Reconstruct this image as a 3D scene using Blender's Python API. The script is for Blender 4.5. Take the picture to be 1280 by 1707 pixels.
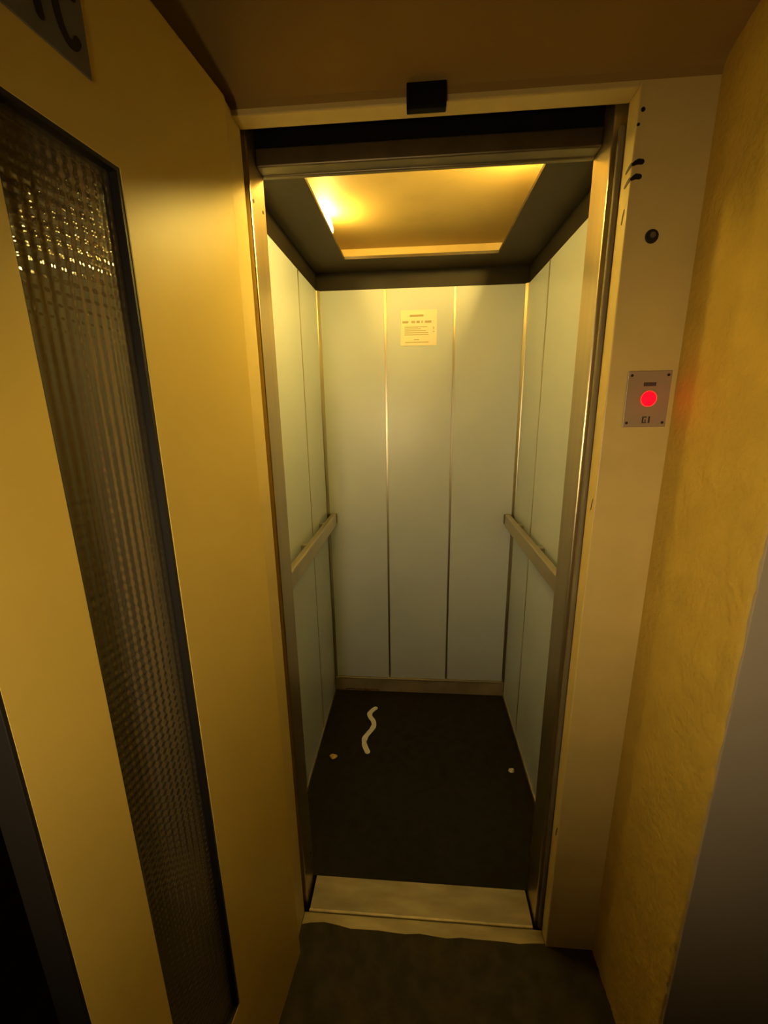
import bpy, bmesh, math, random
from mathutils import Vector, Matrix, noise

for o in list(bpy.data.objects):
    bpy.data.objects.remove(o)
S = bpy.context.scene
COL = S.collection
random.seed(4)

# ------------------------------------------------------------------ camera
YAW, PITCH, ROLL, FPX = 0.079332, -0.244179, -0.015065, 694.38
cyw, syw, cp, sp = math.cos(YAW), math.sin(YAW), math.cos(PITCH), math.sin(PITCH)
Fv = Vector((-syw*cp, cyw*cp, sp)); Rv = Vector((cyw, syw, 0)); Uv = Rv.cross(Fv)
R2 = Rv*math.cos(ROLL) + Uv*math.sin(ROLL)
U2 = -Rv*math.sin(ROLL) + Uv*math.cos(ROLL)
cam = bpy.data.cameras.new('camera')
cam.sensor_fit = 'VERTICAL'; cam.sensor_height = 36.0; cam.sensor_width = 27.0
cam.lens = FPX/1707*36.0
cam.clip_start = 0.02
camo = bpy.data.objects.new('camera', cam); COL.objects.link(camo)
m = Matrix((R2, U2, -Fv)).transposed().to_4x4()
m.translation = Vector((0.01087, -0.87678, 1.48665))
camo.matrix_world = m
S.camera = camo

# ------------------------------------------------------------------ world, exposure, lamp strengths
w = bpy.data.worlds.new('world'); S.world = w; w.use_nodes = True
w.node_tree.nodes['Background'].inputs[0].default_value = (0.5, 0.45, 0.35, 1)
w.node_tree.nodes['Background'].inputs[1].default_value = 0.0
S.view_settings.view_transform = 'Standard'
S.view_settings.look = 'None'
S.view_settings.gamma = 1.0
S.view_settings.use_curve_mapping = False
S.view_settings.exposure = 0.12
CAR_LAMP_COL = (1.0, 0.68, 0.145)
CAR_LAMP = 175.0          # emission of the bulbs above the car's hung ceiling frame
FILL_LIGHT_COL = (1.0, 0.74, 0.40)
FILL_LIGHT = 270.0        # added fill light, unseen behind the viewer, to brighten the landing

# ------------------------------------------------------------------ measures (metres); y = 0 is the landing door frame's face
XL, XR, XO, D1 = -0.3235, 0.3811, 0.508, 0.0393
ZL = 2.0
PL, PR, Y2 = -0.3188, 0.3645, 0.1423
WL, WR, YB = -0.4222, 0.4737, 1.0749
ZS, ZT, ZH, ZC = 0.0813, 1.9816, 2.05, 2.137
HL, HR, HB, HF = -0.272, 0.318, 0.917, 0.215

# ------------------------------------------------------------------ material helpers
def mat(name, col, rough=0.5, metal=0.0, spec=0.5, var=0.0, vscale=8.0, bump=0.0, bscale=60.0,
        bdetail=3.0, stretch=None, col2=None, thr=(0.35, 0.65), coat=0.0):
    M = bpy.data.materials.new(name); M.use_nodes = True
    nt = M.node_tree; b = nt.nodes['Principled BSDF']
    b.inputs['Base Color'].default_value = (*col, 1)
    b.inputs['Roughness'].default_value = rough
    b.inputs['Metallic'].default_value = metal
    b.inputs['Specular IOR Level'].default_value = spec
    b.inputs['Coat Weight'].default_value = coat
    if var or bump or col2:
        tc = nt.nodes.new('ShaderNodeTexCoord'); mp = nt.nodes.new('ShaderNodeMapping')
        nt.links.new(tc.outputs['Object'], mp.inputs['Vector'])
        if stretch: mp.inputs['Scale'].default_value = stretch
    if var or col2:
        n = nt.nodes.new('ShaderNodeTexNoise'); n.inputs['Scale'].default_value = vscale; n.inputs['Detail'].default_value = 5
        nt.links.new(mp.outputs[0], n.inputs['Vector'])
        r = nt.nodes.new('ShaderNodeValToRGB')
        r.color_ramp.elements[0].position, r.color_ramp.elements[1].position = thr
        c2 = col2 or tuple(c*(1-var) for c in col)
        r.color_ramp.elements[0].color = (*c2, 1); r.color_ramp.elements[1].color = (*col, 1)
        nt.links.new(n.outputs['Fac'], r.inputs['Fac']); nt.links.new(r.outputs[0], b.inputs['Base Color'])
    if bump:
        n2 = nt.nodes.new('ShaderNodeTexNoise'); n2.inputs['Scale'].default_value = bscale; n2.inputs['Detail'].default_value = bdetail
        nt.links.new(mp.outputs[0], n2.inputs['Vector'])
        bp = nt.nodes.new('ShaderNodeBump'); bp.inputs['Strength'].default_value = bump; bp.inputs['Distance'].default_value = 0.004
        nt.links.new(n2.outputs['Fac'], bp.inputs['Height']); nt.links.new(bp.outputs[0], b.inputs['Normal'])
    return M

def emis(name, col, strength):
    M = bpy.data.materials.new(name); M.use_nodes = True
    b = M.node_tree.nodes['Principled BSDF']
    b.inputs['Base Color'].default_value = (*col, 1)
    b.inputs['Emission Color'].default_value = (*col, 1); b.inputs['Emission Strength'].default_value = strength
    return M

M_LEAF = mat('yellow_enamel', (0.77, 0.57, 0.13), 0.38, var=0.06, vscale=5, bump=0.05, bscale=25)
M_FRAME = mat('cream_frame_enamel', (0.77, 0.60, 0.21), 0.42, var=0.10, vscale=7, bump=0.06, bscale=30)
M_PLASTER = mat('yellow_plaster', (0.64, 0.45, 0.075), 0.85, var=0.12, vscale=14, bump=0.9, bscale=75, bdetail=5)
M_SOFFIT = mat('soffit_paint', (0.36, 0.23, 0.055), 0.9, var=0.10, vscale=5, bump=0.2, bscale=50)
M_GREY = mat('grey_wall_paint', (0.46, 0.39, 0.28), 0.55, var=0.06, vscale=6, bump=0.1, bscale=40)
M_HALL = mat('hall_wall_paint', (0.16, 0.13, 0.08), 0.85, var=0.1, bump=0.2)
M_FLOOR = mat('worn_dark_flooring', (0.050, 0.040, 0.018), 0.75, var=0.5, vscale=18, bump=0.35, bscale=140)
M_SHAFT = mat('shaft_dark', (0.010, 0.009, 0.008), 0.9, bump=0.1)
M_BLACK = mat('black_enamel', (0.006, 0.0055, 0.005), 0.7, spec=0.15, bump=0.05)
M_CEILBLK = mat('dark_ceiling_enamel', (0.050, 0.034, 0.016), 0.5, spec=0.3, var=0.2, bump=0.04)
M_FASCIA = mat('darker_fascia_enamel', (0.018, 0.013, 0.007), 0.55, spec=0.3, var=0.2, bump=0.04)
M_CAVITY = mat('light_box_yellowed', (0.53, 0.39, 0.14), 0.6, var=0.22, vscale=4.0, thr=(0.28, 0.5))
M_PANEL = mat('pale_blue_grey_laminate', (0.56, 0.62, 0.68), 0.33, var=0.05, vscale=4, bump=0.02, bscale=15, spec=0.5)
M_STEEL = mat('brushed_steel', (0.60, 0.49, 0.30), 0.34, metal=0.95, var=0.12, vscale=30, bump=0.05, bscale=200, stretch=(1, 1, 0.03))
M_SKIRT = mat('dull_skirting_metal', (0.42, 0.35, 0.24), 0.5, metal=0.35, var=0.25, vscale=10, bump=0.05)
M_BAR = mat('dull_painted_bar', (0.24, 0.20, 0.11), 0.6, metal=0.2, var=0.15, bump=0.05)
M_BRONZE = mat('dull_bronze_steel', (0.20, 0.16, 0.095), 0.42, metal=0.9, var=0.2, vscale=14, bump=0.05, bscale=120)
M_JOINT = mat('joint_strip_metal', (0.56, 0.50, 0.36), 0.34, metal=1.0, bump=0.03, bscale=40)
M_LIP = mat('rubbed_aluminium_lip', (0.74, 0.66, 0.48), 0.38, metal=0.7, var=0.2, vscale=30, bump=0.05)
M_ALU = mat('worn_aluminium', (0.44, 0.39, 0.28), 0.45, metal=0.85, var=0.35, vscale=22, bump=0.15, bscale=90, stretch=(0.25, 1, 1))
M_RUBBER = mat('black_rubber_mat', (0.016, 0.0145, 0.007), 0.75, spec=0.25, col2=(0.008, 0.007, 0.004), vscale=26, thr=(0.3, 0.7), bump=0.3, bscale=160)
M_RAIL = mat('satin_handrail', (0.62, 0.53, 0.35), 0.32, metal=0.9, var=0.1, bump=0.03)
M_GASKET = mat('black_gasket', (0.012, 0.010, 0.008), 0.5, bump=0.05)
M_SIGN = mat('grey_sign_plate', (0.17, 0.165, 0.14), 0.5, metal=0.2, var=0.1, bump=0.03)
M_INK = mat('black_ink', (0.006, 0.005, 0.004), 0.5, bump=0.02)
M_PAPER = mat('notice_paper', (0.85, 0.78, 0.60), 0.6, var=0.04, bump=0.03)
M_PRINT = mat('notice_print', (0.42, 0.34, 0.20), 0.7, bump=0.02)
M_PLATE = mat('call_plate_metal', (0.46, 0.37, 0.26), 0.45, metal=0.35, var=0.08, bump=0.04)
M_PRINT2 = mat('plate_print', (0.055, 0.042, 0.03), 0.6, bump=0.02)
M_RED = emis('red_lit_button', (1.0, 0.0, 0.0022), 8.0)
M_SCREW = mat('dark_screw', (0.05, 0.04, 0.025), 0.45, metal=0.7, bump=0.03)
M_RUST = mat('rust', (0.20, 0.09, 0.02), 0.85, var=0.5, vscale=60, bump=0.4)
M_LITTER = mat('crumpled_white_paper', (0.92, 0.90, 0.82), 0.7, var=0.12, vscale=40, bump=0.2)
M_CRUMB = mat('yellow_crumb', (0.80, 0.55, 0.15), 0.8, var=0.2, vscale=90, bump=0.3)
M_CRUMB2 = mat('pale_crumb', (0.62, 0.60, 0.48), 0.8, var=0.2, vscale=90, bump=0.3)
M_BULB = emis('car_bulb_glow', CAR_LAMP_COL, CAR_LAMP)
M_BULB2 = emis('stronger_car_bulb_glow', CAR_LAMP_COL, CAR_LAMP*5.0)
M_FILL_GLOW = emis('fill_light_glow', FILL_LIGHT_COL, FILL_LIGHT)
M_WHITEP = mat('white_plastic', (0.7, 0.68, 0.62), 0.4, bump=0.02)

M_GLASS = bpy.data.materials.new('patterned_glass'); M_GLASS.use_nodes = True
_b = M_GLASS.node_tree.nodes['Principled BSDF']
_b.inputs['Base Color'].default_value = (0.40, 0.34, 0.24, 1)
_b.inputs['Roughness'].default_value = 0.10
_b.inputs['IOR'].default_value = 1.52
_b.inputs['Transmission Weight'].default_value = 0.75
_n = M_GLASS.node_tree.nodes.new('ShaderNodeTexNoise'); _n.inputs['Scale'].default_value = 30
_r = M_GLASS.node_tree.nodes.new('ShaderNodeMapRange'); _r.inputs['To Min'].default_value = 0.03; _r.inputs['To Max'].default_value = 0.07
M_GLASS.node_tree.links.new(_n.outputs['Fac'], _r.inputs['Value']); M_GLASS.node_tree.links.new(_r.outputs[0], _b.inputs['Roughness'])

# ------------------------------------------------------------------ mesh helpers
def bm_new(): return bmesh.new()

def add_box(bm, x0, x1, y0, y1, z0, z1, bev=0.0, seg=2):
    g = bmesh.ops.create_cube(bm, size=1.0)
    vs = g['verts']
    for v in vs:
        v.co = Vector(((x0+x1)/2 + v.co.x*(x1-x0), (y0+y1)/2 + v.co.y*(y1-y0), (z0+z1)/2 + v.co.z*(z1-z0)))
    if bev:
        es = list({e for v in vs for e in v.link_edges})
        bmesh.ops.bevel(bm, geom=es, offset=bev, segments=seg, affect='EDGES', profile=0.5)
    return bm

def add_cyl(bm, c, axis, r, h, n=24, bev=0.0, r2=None):
    rot = Vector((0, 0, 1)).rotation_difference(Vector(axis)).to_matrix().to_4x4()
    mt = Matrix.Translation(Vector(c)) @ rot
    g = bmesh.ops.create_cone(bm, cap_ends=True, segments=n, radius1=r, radius2=r if r2 is None else r2, depth=h, matrix=mt)
    return g['verts']

def add_prism(bm, poly, lo, hi, axis='x'):
    """extrude a closed 2-D outline along one axis"""
    def P(a, b, t):
        return (t, a, b) if axis == 'x' else ((a, t, b) if axis == 'y' else (a, b, t))
    A = [bm.verts.new(P(a, b, lo)) for a, b in poly]; B = [bm.verts.new(P(a, b, hi)) for a, b in poly]
    n = len(poly)
    fs = [bm.faces.new(A), bm.faces.new(B[::-1])]
    for i in range(n):
        fs.append(bm.faces.new((A[i], B[i], B[(i+1) % n], A[(i+1) % n])))
    bmesh.ops.recalc_face_normals(bm, faces=fs)
    return bm

def add_stroke(bm, pts, radii, up, thick, n_end=6):
    """a flat brush stroke of given half widths along pts, raised by thick along up, with round ends"""
    up = Vector(up).normalized(); pts = [Vector(p) for p in pts]
    L, Rr = [], []
    for i, p in enumerate(pts):
        t = (pts[min(i+1, len(pts)-1)] - pts[max(i-1, 0)]).normalized()
        s = up.cross(t).normalized()
        L.append(p + s*radii[i]); Rr.append(p - s*radii[i])
    t = (pts[-1]-pts[-2]).normalized(); s = up.cross(t)
    cap = [pts[-1] + (s*math.cos(a) + t*math.sin(a))*radii[-1] for a in [math.pi*k/n_end for k in range(1, n_end)]]
    t0 = (pts[0]-pts[1]).normalized(); s0 = up.cross(t0)
    cap0 = [pts[0] + (s0*math.cos(a) + t0*math.sin(a))*radii[0] for a in [math.pi*k/n_end for k in range(1, n_end)]]
    # quads along the body keep concave strokes valid
    for off, flip in ((up*thick, False), (up*0.0, True)):
        vl = [bm.verts.new(p+off) for p in L]; vr = [bm.verts.new(p+off) for p in Rr]
        for i in range(len(pts)-1):
            q = (vl[i], vr[i], vr[i+1], vl[i+1]); bm.faces.new(q if not flip else q[::-1])
        vc = [bm.verts.new(p+off) for p in cap]; vc0 = [bm.verts.new(p+off) for p in cap0]
        f = [vl[-1]] + vc + [vr[-1]]; bm.faces.new(f)
        f = [vr[0]] + vc0 + [vl[0]]; bm.faces.new(f)
        ring = vl + vc + vr[::-1] + vc0
        if not flip: top = ring
        else:
            for i in range(len(ring)):
                j = (i+1) % len(ring); bm.faces.new((top[i], top[j], ring[j], ring[i]))
    bmesh.ops.recalc_face_normals(bm, faces=bm.faces[:])
    return bm

def obj(name, bm, material, parent=None, smooth=False, kind=None, label=None):
    me = bpy.data.meshes.new(name); bm.normal_update(); bm.to_mesh(me); bm.free()
    me.materials.append(material)
    if smooth:
        for p in me.polygons: p.use_smooth = True
    o = bpy.data.objects.new(name, me); COL.objects.link(o)
    if parent:
        o.parent = parent
        if parent.parent is None and not parent.get('local'):    # children are modelled in world measures
            o.matrix_parent_inverse = parent.matrix_basis.inverted()
    if kind: o['kind'] = kind
    if label: o['label'] = label
    return o

def thing(name, label, cat, loc=(0, 0, 0), rotz=0.0, kind=None, group=None, local=False):
    o = bpy.data.objects.new(name, None); COL.objects.link(o)
    o.empty_display_size = 0.05
    o.location = loc; o.rotation_euler = (0, 0, rotz)
    if label: o['label'] = label
    if cat: o['category'] = cat
    if kind: o['kind'] = kind
    if group: o['group'] = group
    if local: o['local'] = 1
    return o

def tag(o, label, cat, group=None):
    o['label'] = label; o['category'] = cat
    if group: o['group'] = group
    return o

def box(name, material, parent, dims, bev=0.0, **k):
    b = bm_new(); add_box(b, *dims, bev=bev); return obj(name, b, material, parent, **k)

# ================================================================== THE SETTING
# landing floor, with a ragged edge where the covering meets the sill
b = bm_new()
edge = []
for i in range(61):
    x = -0.62 + (1.8+0.62)*i/60
    e = 0.003 + 0.006*noise.noise(Vector((x*14, 0.3, 0)))
    if -0.33 < x < -0.14: e += 0.013*math.exp(-((x+0.27)/0.07)**2) + 0.006*noise.noise(Vector((x*60, 2, 0)))
    if x > 0.40 or x < -0.40: e = 0.0
    edge.append((x, e))
poly = edge + [(1.8, -1.55), (-1.9, -1.55), (-1.9, 1.6), (-0.66, 1.6), (-0.66, 0.0)]
add_prism(b, poly, -0.12, 0.003, 'z')
obj('floor', b, M_FLOOR, kind='structure')

# right plaster wall of the niche: an uneven skin that turns the corner into the hall
b = bm_new()
path = []
for i in range(34): path.append((XO, 0.03 - 0.292*i/33))
for a in range(1, 6):
    t = math.pi/2*a/5; path.append((XO + 0.006*(1-math.cos(t)), -0.262 - 0.006*math.sin(t)))
path += [(XO+0.05, -0.268), (XO+0.16, -0.268)]
NZ = 190
rows = []
for k in range(NZ+1):
    z = -0.05 + 2.65*k/NZ
    row = []
    for i, (x, y) in enumerate(path):
        d = 0.0026*noise.noise(Vector((x*20, y*34, z*34))) + 0.0022*noise.noise(Vector((x*60, y*95, z*95)))
        d *= min(1.0, max(0.12, (-y-0.002)/0.05))
        ec = 0.0022*noise.noise(Vector((3.1, y*50, z*55))) if 26 < i < 39 else 0
        row.append(b.verts.new((x - d - ec, y - (d if i > 33 else 0), z)))
    rows.append(row)
for k in range(NZ):
    for i in range(len(path)-1):
        b.faces.new((rows[k][i], rows[k+1][i], rows[k+1][i+1], rows[k][i+1]))
bmesh.ops.recalc_face_normals(b, faces=b.faces[:])
add_box(b, XO+0.01, XO+0.16, -0.25, 0.03, -0.05, 2.6)
obj('wall_right', b, M_PLASTER, kind='structure', smooth=True)
# grey painted hall wall, facing the viewer, beside the niche
b = bm_new(); add_box(b, XO+0.0030, 1.8, -0.2715, -0.262, -0.05, 2.6, bev=0.001); obj('wall_hall', b, M_GREY, kind='structure')
# walls of the dim stair hall round the viewer
b = bm_new(); add_box(b, 1.8, 1.9, -1.55, -0.26, -0.05, 2.6); obj('wall_hall_right', b, M_HALL, kind='structure')
b = bm_new(); add_box(b, -1.9, 1.8, -1.65, -1.55, -0.05, 2.6); obj('wall_back', b, M_HALL, kind='structure')
b = bm_new(); add_box(b, -2.0, -1.9, -1.55, 1.6, -0.05, 2.6); obj('wall_left', b, M_HALL, kind='structure')
b = bm_new(); add_box(b, -1.9, -0.66, 1.6, 1.7, -0.05, 2.6); obj('wall_far', b, M_HALL, kind='structure')
# shaft walls
b = bm_new(); add_box(b, -0.66, -0.62, 0.0, 1.30, -0.12, 2.6); obj('wall_shaft_left', b, M_HALL, kind='structure')
b = bm_new(); add_box(b, 0.62, 0.66, D1, 1.30, -0.12, 2.6); obj('wall_shaft_right', b, M_SHAFT, kind='structure')
b = bm_new(); add_box(b, -0.66, 0.66, 1.30, 1.34, -0.12, 2.6); obj('wall_shaft_back', b, M_SHAFT, kind='structure')
b = bm_new(); add_box(b, -0.62, 0.62, 0.0, D1, 2.03, 2.6)
add_box(b, -0.62, -0.47, 0.0, D1, -0.05, 2.03); obj('wall_front', b, M_FRAME, kind='structure')
b = bm_new(); add_box(b, -0.66, 0.66, 0.0, 1.34, 2.6, 2.65); obj('ceiling_shaft', b, M_SHAFT, kind='structure')
# ceiling: the slanting underside of the stair over the niche, then the flat hall ceiling
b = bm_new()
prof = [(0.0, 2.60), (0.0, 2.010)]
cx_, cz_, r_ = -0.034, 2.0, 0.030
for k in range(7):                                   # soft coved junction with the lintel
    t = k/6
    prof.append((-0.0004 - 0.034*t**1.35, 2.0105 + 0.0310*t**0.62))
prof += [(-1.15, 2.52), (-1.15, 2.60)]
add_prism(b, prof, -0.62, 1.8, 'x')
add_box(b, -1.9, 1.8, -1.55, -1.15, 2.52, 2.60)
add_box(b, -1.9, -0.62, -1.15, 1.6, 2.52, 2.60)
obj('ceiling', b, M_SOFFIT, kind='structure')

# ================================================================== LANDING DOOR FRAME
fr = thing('trim_1', 'cream enamelled steel landing door frame round the lift opening', None, (0, 0.02, 0), kind='structure')
box('jamb', M_FRAME, fr, (XR, XO+0.004, 0.0, D1, 0.0, 2.03), bev=0.0025)
box('jamb', M_FRAME, fr, (-0.475, XL, -0.050, D1, 0.0, 2.012), bev=0.0025)
box('lintel', M_FRAME, fr, (XL, XR, 0.0, D1, ZL, 2.035), bev=0.0025)
# threshold strip of the landing
b = bm_new(); add_box(b, XL, XR, 0.0, 0.040, -0.06, 0.0, bev=0.0015)
obj('threshold', b, M_ALU, fr, label='worn aluminium threshold strip')
# slim guide bar standing in the gap at the latch side
b = bm_new(); add_box(b, 0.3715, 0.3835, 0.0405, 0.0515, 0.0, 1.972, bev=0.004, seg=3)
obj('guide_bar', b, M_BAR, fr, smooth=True, label='slim dull metal bar at the latch side')
# two black hook slots that wrap from the face into the reveal
for zf, xf in ((1.893, 0.397), (1.871, 0.3955)):
    b = bm_new()
    pts = [(xf, -0.0006, zf), (xf-0.006, -0.0006, zf+0.0006), (0.3862, -0.0006, zf-0.0012), (0.3832, -0.0006, zf-0.003)]
    add_stroke(b, pts, [0.0042, 0.0044, 0.0036, 0.0028], (0, -1, 0), 0.0008)
    pts = [(0.3806, 0.0015, zf-0.003), (0.3806, 0.009, zf-0.0045), (0.3806, 0.018, zf-0.008)]
    add_stroke(b, pts, [0.0036, 0.0032, 0.0018], (-1, 0, 0), 0.0006)
    obj('hook_slot', b, M_INK, fr, label='black curved hook slot')
# small holes and worn spots of the frame
for (x, z, rx) in ((0.3895, 1.969, 0.0035), (0.3845, 1.948, 0.0025)):
    b = bm_new(); add_cyl(b, (x, -0.0004, z), (0, -1, 0), rx, 0.001, 14); obj('screw_hole', b, M_INK, fr)
for (y, z, h, rr) in ((0.013, 1.815, 0.010, 0.0022), (0.012, 1.283, 0.012, 0.0012), (0.010, 0.405, 0.014, 0.0022)):
    b = bm_new()
    add_stroke(b, [(XR-0.0003, y-0.003, z+h), (XR-0.0003, y, z), (XR-0.0003, y+0.002, z-h)], [rr*0.6, rr, rr*0.8], (-1, 0, 0), 0.0005)
    obj('worn_spot', b, M_SCREW, fr)

# ================================================================== LANDING DOOR LEAF (open, hinged at the left)
LA = 0.112373
leaf = thing('door_1', 'yellow enamelled lift landing door standing open, narrow patterned glass panel', None, (-0.30753, -0.05921, 0.0), -LA, kind='structure', local=True)
G1, G2, GZ0, GZ1, LW, ZD = 0.2703, 0.4205, 0.330, 1.7655, 0.5194, 1.9956
def leafbox(bm, g0, g1, n0, n1, z0, z1, **k): return add_box(bm, n0, n1, -g1, -g0, z0, z1, **k)
# the leaf: a pressed sheet with one rectangular opening
b = bm_new()
gs = [0.0, G1, G2, LW]; zs = [0.008, GZ0, GZ1, ZD]
def gridv(x): return [[b.verts.new((x, -g, z)) for g in gs] for z in zs]
A = gridv(0.0); B = gridv(-0.042)
for j in range(3):
    for i in range(3):
        if i == 1 and j == 1: continue
        b.faces.new((A[j][i], A[j][i+1], A[j+1][i+1], A[j+1][i])); b.faces.new((B[j][i], B[j+1][i], B[j+1][i+1], B[j][i+1]))
for i in range(3):
    b.faces.new((A[0][i], B[0][i], B[0][i+1], A[0][i+1])); b.faces.new((A[3][i], A[3][i+1], B[3][i+1], B[3][i]))
    b.faces.new((A[i][0], A[i+1][0], B[i+1][0], B[i][0])); b.faces.new((A[i][3], B[i][3], B[i+1][3], A[i+1][3]))
for (p, q) in (((1, 1), (1, 2)), ((1, 2), (2, 2)), ((2, 2), (2, 1)), ((2, 1), (1, 1))):
    b.faces.new((A[p[0]][p[1]], A[q[0]][q[1]], B[q[0]][q[1]], B[p[0]][p[1]]))
bmesh.ops.recalc_face_normals(b, faces=b.faces[:])
es = [e for e in b.edges if all(abs(v.co.y) < 1e-6 for v in e.verts) 
      or (all(abs(v.co.z-ZD) < 1e-6 for v in e.verts) and (abs(e.verts[0].co.x-e.verts[1].co.x) < 1e-6))]
es = [e for e in es if len(e.link_faces) == 2 and e.calc_face_angle(0) > 0.5]
bmesh.ops.bevel(b, geom=es, offset=0.006, segments=3, affect='EDGES', profile=0.5)
obj('door_panel', b, M_LEAF, leaf)
# black gasket lining the opening
b = bm_new()
t = 0.005
leafbox(b, G1, G1+t, -0.030, -0.0015, GZ0, GZ1); leafbox(b, G2-t*0.4, G2, -0.030, -0.0015, GZ0, GZ1)
leafbox(b, G1+t, G2-t*0.4, -0.030, -0.0015, GZ0, GZ0+t); leafbox(b, G1+t, G2-t*0.4, -0.030, -0.0015, GZ1-t, GZ1)
obj('gasket', b, M_GASKET, leaf)
# pressed square-pattern glass, relief modelled cell by cell
b = bm_new()
CELL, SUB = 0.0125, 6
ng, nz = int((G2-G1)/CELL)*SUB, int((GZ1-GZ0)/CELL)*SUB
vv = []
for k in range(nz+1):
    z = GZ0+0.004 + (GZ1-GZ0-0.008)*k/nz
    row = []
    for i in range(ng+1):
        g = G1+0.003 + (G2-G1-0.006)*i/ng
        u, v = math.sin(math.pi*i/SUB), math.sin(math.pi*k/SUB)
        h = 0.00060*u*u + 0.00068*v*v
        row.append(b.verts.new((-0.0125 + h, -g, z)))
    vv.append(row)
for k in range(nz):
    for i in range(ng):
        b.faces.new((vv[k][i], vv[k][i+1], vv[k+1][i+1], vv[k+1][i]))
bk = [b.verts.new((-0.0175, vv[k][i].co.y, vv[k][i].co.z)) for k, i in ((0, 0), (0, ng), (nz, ng), (nz, 0))]
b.faces.new(bk[::-1])
bmesh.ops.recalc_face_normals(b, faces=b.faces[:])
for f in b.faces: 
    if f.calc_center_median().x > -0.016 and f.normal.x < 0: f.normal_flip()
    if f.calc_center_median().x < -0.016 and f.normal.x > 0: f.normal_flip()
obj('glass_pane', b, M_GLASS, leaf, smooth=True)
# floor sign on the top rail: grey plate with the black letters R C
b = bm_new(); leafbox(b, 0.296, 0.400, 0.0002, 0.0022, 1.833, 1.935, bev=0.0008)
sign = obj('floor_sign', b, M_SIGN, leaf, label='grey floor sign plate with the letters RC in black')
def letter(strokes, r):
    bm = bm_new()
    for st in strokes:
        add_stroke(bm, [(0.0023, -g, z) for g, z in st], [r]*len(st), (1, 0, 0), 0.0006)
    bmesh.ops.recalc_face_normals(bm, faces=bm.faces[:])
    return bm
cc = [(0.318 - 0.0125*math.cos(math.radians(a)), 1.8790 + 0.0285*math.sin(math.radians(a))) for a in range(38, 323, 12)]
o = obj('letter', letter([cc], 0.0044), M_INK, leaf); 
arc = [(0.3565 - 0.0085*math.sin(math.radians(a)), 1.8935 + 0.0125*math.cos(math.radians(a))) for a in range(0, 181, 15)]
o2 = obj('letter', letter([[(0.3755, 1.8525), (0.3755, 1.906)], [(0.3735, 1.906), (0.365, 1.906)] + arc + [(0.365, 1.881), (0.3735, 1.881)],
                           [(0.358, 1.881), (0.3525, 1.8675), (0.3505, 1.8525)]], 0.0044), M_INK, leaf)
for q in (o, o2):                                      # letters belong to the plate
    q.parent = sign

# black strip added to darken the leaf's free end against the fill light
b = bm_new(); leafbox(b, LW-0.0005, LW+0.004, -0.0435, -0.0005, 0.008, ZD+0.0005, bev=0.0008); obj('edge_darkener', b, M_GASKET, leaf)
# hinges on the far edge of the leaf (mostly hidden)
for z in (0.32, 1.70):
    b = bm_new(); add_cyl(b, (-0.022, 0.012, z), (0, 0, 1), 0.009, 0.11, 16); obj('hinge', b, M_BRONZE, leaf, smooth=False)

# ================================================================== ELEVATOR CAR
car = thing('elevator_car', 'small lift car with pale blue-grey panels, handrails and lit dark-framed ceiling', 'elevator', (0.0258, 0.6, 0.0))
# floor mat and sill
box('floor_mat', M_RUBBER, car, (WL-0.004, WR+0.004, Y2, YB+0.004, -0.05, 0.0))
b = bm_new()
add_box(b, PL+0.010, PR-0.006, 0.0485, Y2-0.0005, -0.05, 0.0)
obj('sill', b, M_ALU, car, label='worn aluminium car sill')
b = bm_new(); add_box(b, PL+0.008, PR-0.006, 0.0402, 0.0484, -0.05, 0.0038, bev=0.0025)
obj('sill_lip', b, M_LIP, car)
# entrance posts with the front return behind them
for s, (a, c, e) in (('l', (-0.462, PL, WL)), ('r', (PR, 0.514, WR))):
    b = bm_new(); add_box(b, a, c, 0.0545, Y2-0.0005, -0.02, 2.06, bev=0.003)
    pst = obj('entrance_post', b, M_STEEL, car, label='brushed steel entrance post')
    for (y, z) in ((0.068, 1.896), (0.122, 1.897), (0.068, 0.12), (0.122, 0.12)):
        bb = bm_new(); x = c + (0.0004 if s == 'l' else -0.0004)
        add_cyl(bb, (x, y, z), (1, 0, 0), 0.0035, 0.0012, 14); obj('screw', bb, M_SCREW, pst)
# header over the entrance
b = bm_new(); add_box(b, PL-0.0, PR+0.0, 0.098, Y2, 1.968, 2.002, bev=0.003)
hd = obj('header', b, M_BRONZE, car, label='dull bronze-coloured header channel')
b = bm_new(); add_box(b, PL+0.0, PR-0.0, Y2-0.012, Y2+0.0015, 1.9655, 1.9835, bev=0.0025); obj('header_lip', b, M_BRONZE, hd)
for x in (-0.245, 0.281):
    b = bm_new(); add_cyl(b, (x, Y2-0.0125, 1.973), (0, 1, 0), 0.0032, 0.0014, 14); obj('screw', b, M_SCREW, hd)
box('header_fascia', M_BLACK, car, (-0.52, 0.56, 0.100, 0.136, 2.0025, 2.58))
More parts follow.
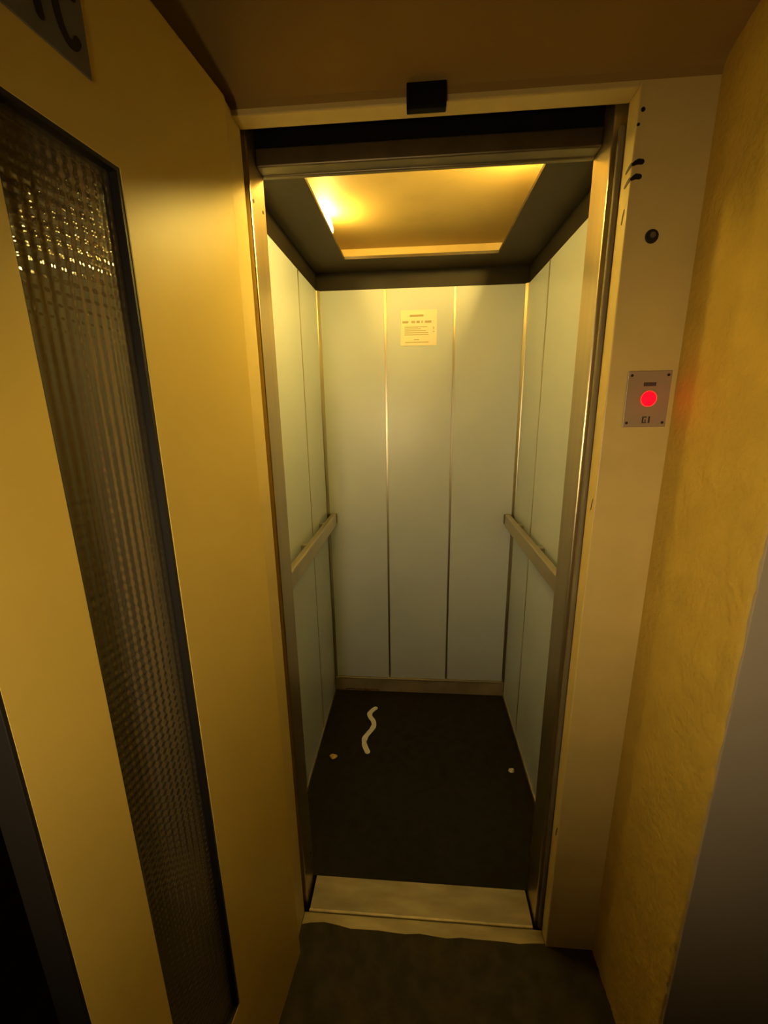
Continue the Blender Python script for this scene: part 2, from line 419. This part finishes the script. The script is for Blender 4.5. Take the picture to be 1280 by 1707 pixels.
# wall panels
GAP = 0.009
bx = [WL, -0.126, 0.1725, WR]
for i in range(3):
    x0 = bx[i] + (0.004 if i == 0 else GAP/2); x1 = bx[i+1] - (0.004 if i == 2 else GAP/2)
    box('wall_panel', M_PANEL, car, (x0, x1, YB, YB+0.014, ZS+0.002, ZT), bev=0.002)
for side, xw in ((-1, WL), (1, WR)):
    xa, xb = (xw-0.014, xw) if side < 0 else (xw, xw+0.014)
    yj = 0.775 if side < 0 else 0.785
    box('wall_panel', M_PANEL, car, (xa, xb, Y2+0.001, yj-GAP/2, 0.014, ZT), bev=0.002)
    box('wall_panel', M_PANEL, car, (xa, xb, yj+GAP/2, YB-0.005, 0.014, ZT), bev=0.002)
    xs = (xw-0.016, xw+0.0008) if side < 0 else (xw-0.0008, xw+0.016)
    box('joint_strip', M_JOINT, car, (*xs, yj-GAP/2+0.0002, yj+GAP/2-0.0002, 0.014, ZT))
    # corner strip, turned 45 degrees across the corner
    b = bm_new(); s = -side
    add_prism(b, [(xw, YB-0.013), (xw+s*0.0035, YB-0.012), (xw+s*0.012, YB-0.0035), (xw+s*0.013, YB), (xw, YB+0.004), (xw-s*0.004, YB)], ZS, ZT, 'z')
    obj('corner_strip', b, M_JOINT, car)
    # thin side skirting
    xk = (xw-0.002, xw+0.006) if side < 0 else (xw-0.006, xw+0.002)
    box('skirting', M_RAIL, car, (*xk, Y2+0.002, YB-0.006, 0.0, 0.020), bev=0.0015)
for x in bx[1:3]:
    box('joint_strip', M_JOINT, car, (x-0.007, x+0.007, YB+0.0045, YB+0.016, ZS+0.002, ZT))
b = bm_new(); add_box(b, WL+0.002, WR-0.002, YB-0.006, YB+0.008, 0.0, ZS-0.006, bev=0.001)
sk = obj('skirting', b, M_SKIRT, car, label='dull metal rear skirting')
b = bm_new(); add_box(b, WL+0.002, WR-0.002, YB-0.0085, YB+0.006, ZS-0.007, ZS+0.001, bev=0.0025); obj('skirting_lip', b, M_RAIL, sk)
b = bm_new()
pts = [(-0.365 + 0.018*i, YB-0.0066, 0.008 + 0.006*abs(noise.noise(Vector((i*0.7, 4, 1))))) for i in range(11)]
add_stroke(b, pts, [0.003+0.007*abs(noise.noise(Vector((i*0.9, 1, 5)))) for i in range(11)], (0, -1, 0), 0.0006)
obj('rust_stain', b, M_RUST, sk, label='rust-brown stain along the skirting foot')
# hung dark ceiling frame: fascia above the panels and a flat ring round the light opening
b = bm_new()
add_box(b, WL-0.014, WL-0.001, Y2, YB+0.012, ZT+0.0005, ZH+0.012); add_box(b, WR+0.001, WR+0.014, Y2, YB+0.012, ZT+0.0005, ZH+0.012)
add_box(b, WL, WR, YB+0.001, YB+0.014, ZT+0.0005, ZH+0.012); add_box(b, WL, WR, Y2+0.002, Y2+0.014, ZT+0.0205, ZH+0.012)
obj('ceiling_fascia', b, M_FASCIA, car)
b = bm_new()
X = [WL, HL, HR, WR]; Y = [Y2+0.014, HF, HB, YB]
for zz in (ZH, ZH+0.010):
    g = [[b.verts.new((x, y, zz)) for x in X] for y in Y]
    for j in range(3):
        for i in range(3):
            if i == 1 and j == 1: continue
            b.faces.new((g[j][i], g[j][i+1], g[j+1][i+1], g[j+1][i]))
    if zz == ZH: g0 = g
for (p, q) in (((1, 1), (1, 2)), ((1, 2), (2, 2)), ((2, 2), (2, 1)), ((2, 1), (1, 1))):
    b.faces.new((g0[p[0]][p[1]], g0[q[0]][q[1]], g[q[0]][q[1]], g[p[0]][p[1]]))
bmesh.ops.recalc_face_normals(b, faces=b.faces[:])
obj('ceiling_frame', b, M_CEILBLK, car, label='black ceiling frame round the light opening')
# white box above the frame, holding the bulbs
b = bm_new()
add_box(b, WL-0.014, WR+0.014, Y2, YB+0.014, ZC, ZC+0.012)
add_box(b, WL-0.014, WL, Y2, YB+0.014, ZH+0.012, ZC); add_box(b, WR, WR+0.014, Y2, YB+0.014, ZH+0.012, ZC)
add_box(b, WL, WR, YB, YB+0.014, ZH+0.012, ZC); add_box(b, WL, WR, Y2, Y2+0.014, ZH+0.012, ZC)
obj('light_box', b, M_CAVITY, car, label='cream-white ceiling of the light box')
for (x, y, z, mb) in ((-0.303, 0.735, 2.095, M_BULB), (-0.17, 0.262, 2.066, M_BULB), (0.354, 0.38, 2.100, M_BULB2)):
    b = bm_new(); add_cyl(b, (x, y, z), (0, 1, 0), 0.021, 0.045, 20)
    bmesh.ops.create_uvsphere(b, u_segments=20, v_segments=12, radius=0.026, matrix=Matrix.Translation((x, y-0.022, z)))
    bl = obj('light_bulb', b, mb, car, smooth=True, label='glowing bulb above the ceiling frame')
    b = bm_new(); add_cyl(b, (x, y+0.038, z), (0, 1, 0), 0.016, 0.03, 18); obj('bulb_socket', b, M_WHITEP, bl)
# handrails with standoff brackets
for side, xw in ((-1, WL), (1, WR)):
    s = -side
    xi, xo_ = xw + s*0.049, xw + s*0.024
    b = bm_new(); add_box(b, min(xi, xo_), max(xi, xo_), 0.19, YB-0.030, 0.938, 0.998, bev=0.006, seg=3)
    rl = obj('handrail', b, M_RAIL, car, smooth=False, label='flat satin handrail on the %s wall' % ('left' if side < 0 else 'right'))
    for y in (0.33, 0.60, 0.90):
        b = bm_new(); x0, x1 = sorted((xw+s*0.0003, xo_+s*0.001)); add_box(b, x0, x1, y-0.014, y+0.014, 0.948, 0.990, bev=0.003); obj('bracket', b, M_JOINT, rl)
    b = bm_new(); x0, x1 = sorted((xw+s*0.018, xi)); add_box(b, x0, x1, YB-0.0305, YB-0.0005, 0.945, 0.992, bev=0.004); obj('end_bracket', b, M_BRONZE, rl)

# ================================================================== THINGS ON THE WALLS
# notice on the rear wall (its print is too small in the photograph to read)
nt_ = thing('notice', 'small cream printed notice on the middle rear panel of the lift car', 'notice', (0.0185, YB, 1.82))
box('sheet', M_PAPER, nt_, (-0.060, 0.097, YB-0.0022, YB-0.0003, 1.750, 1.894), bev=0.0006)
b = bm_new()
def bar(x0, x1, z, h): add_box(b, x0, x1, YB-0.0027, YB-0.0021, z-h/2, z+h/2)
bar(-0.020, 0.039, 1.871, 0.008)
for x0, x1 in ((-0.052, -0.026), (-0.013, 0.003), (0.009, 0.023), (0.030, 0.036), (0.045, 0.073)): bar(x0, x1, 1.846, 0.0095)
for k, (x0, x1) in enumerate(((-0.043, 0.055), (-0.043, 0.028), (-0.043, 0.050), (-0.043, 0.060), (-0.043, 0.062))): bar(x0, x1, 1.826-0.0078*k, 0.0030)
bar(-0.002, 0.020, 1.775, 0.003); bar(-0.040, 0.062, 1.764, 0.0028)
for z in (1.823, 1.818, 1.806): bar(0.080, 0.086, z, 0.003)
obj('print', b, M_PRINT, nt_)

# call button plate on the right jamb
cb = thing('call_button_plate', 'metal lift call plate with a glowing red button on the right door jamb', 'call button', (0.459, 0.0, 1.495))
b = bm_new(); add_box(b, 0.4165, 0.4975, -0.0032, -0.0002, 1.443, 1.549, bev=0.0012); obj('plate', b, M_PLATE, cb)
b = bm_new(); add_cyl(b, (0.4585, -0.0042, 1.497), (0, -1, 0), 0.0168, 0.003, 40, r2=0.0155)
obj('button_ring', b, mat('red_ring', (0.75, 0.25, 0.2), 0.35, bump=0.02), cb, smooth=False)
b = bm_new(); add_cyl(b, (0.4585, -0.0066, 1.497), (0, -1, 0), 0.0142, 0.0035, 40, r2=0.012); obj('button', b, M_RED, cb, label='glowing red round button')
b = bm_new()
for i in range(7): add_box(b, 0.4470+0.00335*i, 0.4498+0.00335*i, -0.0036, -0.0031, 1.5215, 1.5275)
add_box(b, 0.4470, 0.4700, -0.00345, -0.0031, 1.5205, 1.5220)
obj('inscription', b, M_PRINT2, cb)
b = bm_new()                                           # small dark pictogram below the button
add_box(b, 0.4520, 0.4605, -0.0036, -0.0031, 1.4505, 1.4525); add_box(b, 0.4520, 0.4605, -0.0036, -0.0031, 1.4610, 1.4635)
add_box(b, 0.4520, 0.4550, -0.0036, -0.0031, 1.4525, 1.4610); add_box(b, 0.4572, 0.4592, -0.0036, -0.0031, 1.4525, 1.4580)
add_box(b, 0.4635, 0.4668, -0.0036, -0.0031, 1.4505, 1.4635)
obj('pictogram', b, M_PRINT2, cb)
for (x, z) in ((0.4235, 1.5405), (0.4905, 1.5405), (0.4235, 1.4515), (0.4905, 1.4515)):
    b = bm_new(); add_cyl(b, (x, -0.0036, z), (0, -1, 0), 0.0026, 0.0012, 16); obj('screw', b, M_SCREW, cb)

# emergency lock on the jamb
lk = thing('lock_cylinder', 'round dark emergency lock above the call plate on the right jamb', 'lock', (0.429, 0.0, 1.778))
b = bm_new(); add_cyl(b, (0.429, -0.0012, 1.778), (0, -1, 0), 0.0118, 0.0024, 32, r2=0.0108); obj('rosette', b, M_GASKET, lk)
b = bm_new(); add_cyl(b, (0.4295, -0.0030, 1.7795), (0, -1, 0), 0.0052, 0.0022, 24, r2=0.0046); obj('core', b, mat('lock_core', (0.20, 0.19, 0.17), 0.4, metal=0.6, bump=0.02), lk)

# black contact box over the lintel's edge
bk_ = thing('contact_box', 'small black box fixed at the middle of the lintel above the lift door', 'box', (0.026, 0.0, 2.0))
b = bm_new(); add_box(b, -0.0085, 0.0595, -0.016, -0.0003, 1.9835, 2.0215, bev=0.0016); obj('housing', b, M_BLACK, bk_)
b = bm_new(); add_box(b, -0.0065, 0.0575, -0.0175, -0.0155, 1.986, 2.019, bev=0.001); obj('cover', b, M_BLACK, bk_)

# ================================================================== LITTER ON THE CAR FLOOR
raw = [(-0.192, 0.932), (-0.206, 0.918), (-0.219, 0.893), (-0.212, 0.868), (-0.193, 0.845), (-0.186, 0.815), (-0.196, 0.785), (-0.214, 0.756),
       (-0.224, 0.728), (-0.222, 0.700), (-0.212, 0.676), (-0.201, 0.655)]
pts = []
for i in range(len(raw)-1):
    for k in range(3):
        t = k/3; a, c = raw[i], raw[i+1]
        pts.append((a[0]*(1-t)+c[0]*t, a[1]*(1-t)+c[1]*t, 0.0012))
pts.append((*raw[-1], 0.0012))
for _ in range(2):
    pts = [pts[0]] + [tuple((pts[i-1][k]+2*pts[i][k]+pts[i+1][k])/4 for k in range(3)) for i in range(1, len(pts)-1)] + [pts[-1]]
b = bm_new()
add_stroke(b, pts, [0.0115 + 0.003*noise.noise(Vector((i*0.4, 0, 7))) for i in range(len(pts))], (0, 0, 1), 0.0025)
for v in b.verts:
    if v.co.z > 0.002: v.co.z += 0.0018*noise.noise(v.co*90)
tag(obj('paper_strip', b, M_LITTER, smooth=False), 'curled white paper strip lying on the black car floor', 'litter')
def crumb(name, x, y, r, m_, label):
    b = bm_new(); bmesh.ops.create_icosphere(b, subdivisions=3, radius=r)
    for v in b.verts:
        v.co *= 1 + 0.35*noise.noise(v.co*(2.2/r*0.5) + Vector((x*9, y*7, 0)))
        v.co.x *= 1.15; v.co.z *= 0.45
    zmin = min(v.co.z for v in b.verts)
    for v in b.verts: v.co += Vector((x, y, -zmin))
    return tag(obj(name, b, m_, smooth=True), label, 'litter')
crumb('crumb', -0.346, 0.616, 0.013, M_CRUMB, 'yellow crumb on the car floor near the left wall')
crumb('crumb', 0.413, 0.591, 0.011, M_CRUMB2, 'pale crumb on the car floor near the right wall')

# ================================================================== ADDED FILL LIGHT, unseen behind the viewer, boxed to shape its spread
LX, LY, LZ = -0.24, -1.42, 1.34
hl = thing('fill_light', 'added fill light in an open-fronted baffle box, unseen behind the viewer', 'lamp', (LX, LY, LZ))
b = bm_new(); bmesh.ops.create_uvsphere(b, u_segments=28, v_segments=16, radius=0.062, matrix=Matrix.Translation((LX, LY, LZ)))
obj('fill_globe', b, M_FILL_GLOW, hl, smooth=True)
b = bm_new()
add_box(b, LX-0.30, LX+0.30, -1.549, -1.541, LZ-0.13, LZ+0.13)
add_prism(b, [(-1.541, LZ+0.13), (-1.541, LZ+0.124), (LY+0.124, LZ+0.028), (LY+0.127, LZ+0.033)], LX-0.30, LX+0.30, 'x')
add_prism(b, [(-1.541, LZ-0.13), (-1.541, LZ-0.124), (LY+0.124, LZ-0.046), (LY+0.127, LZ-0.051)], LX-0.30, LX+0.30, 'x')
obj('fill_baffle', b, M_BLACK, hl)
b = bm_new(); add_cyl(b, (LX, -1.511, LZ), (0, 1, 0), 0.025, 0.06, 20); obj('fill_socket', b, M_WHITEP, hl)

for o in bpy.data.objects:
    if 'local' in o: del o['local']
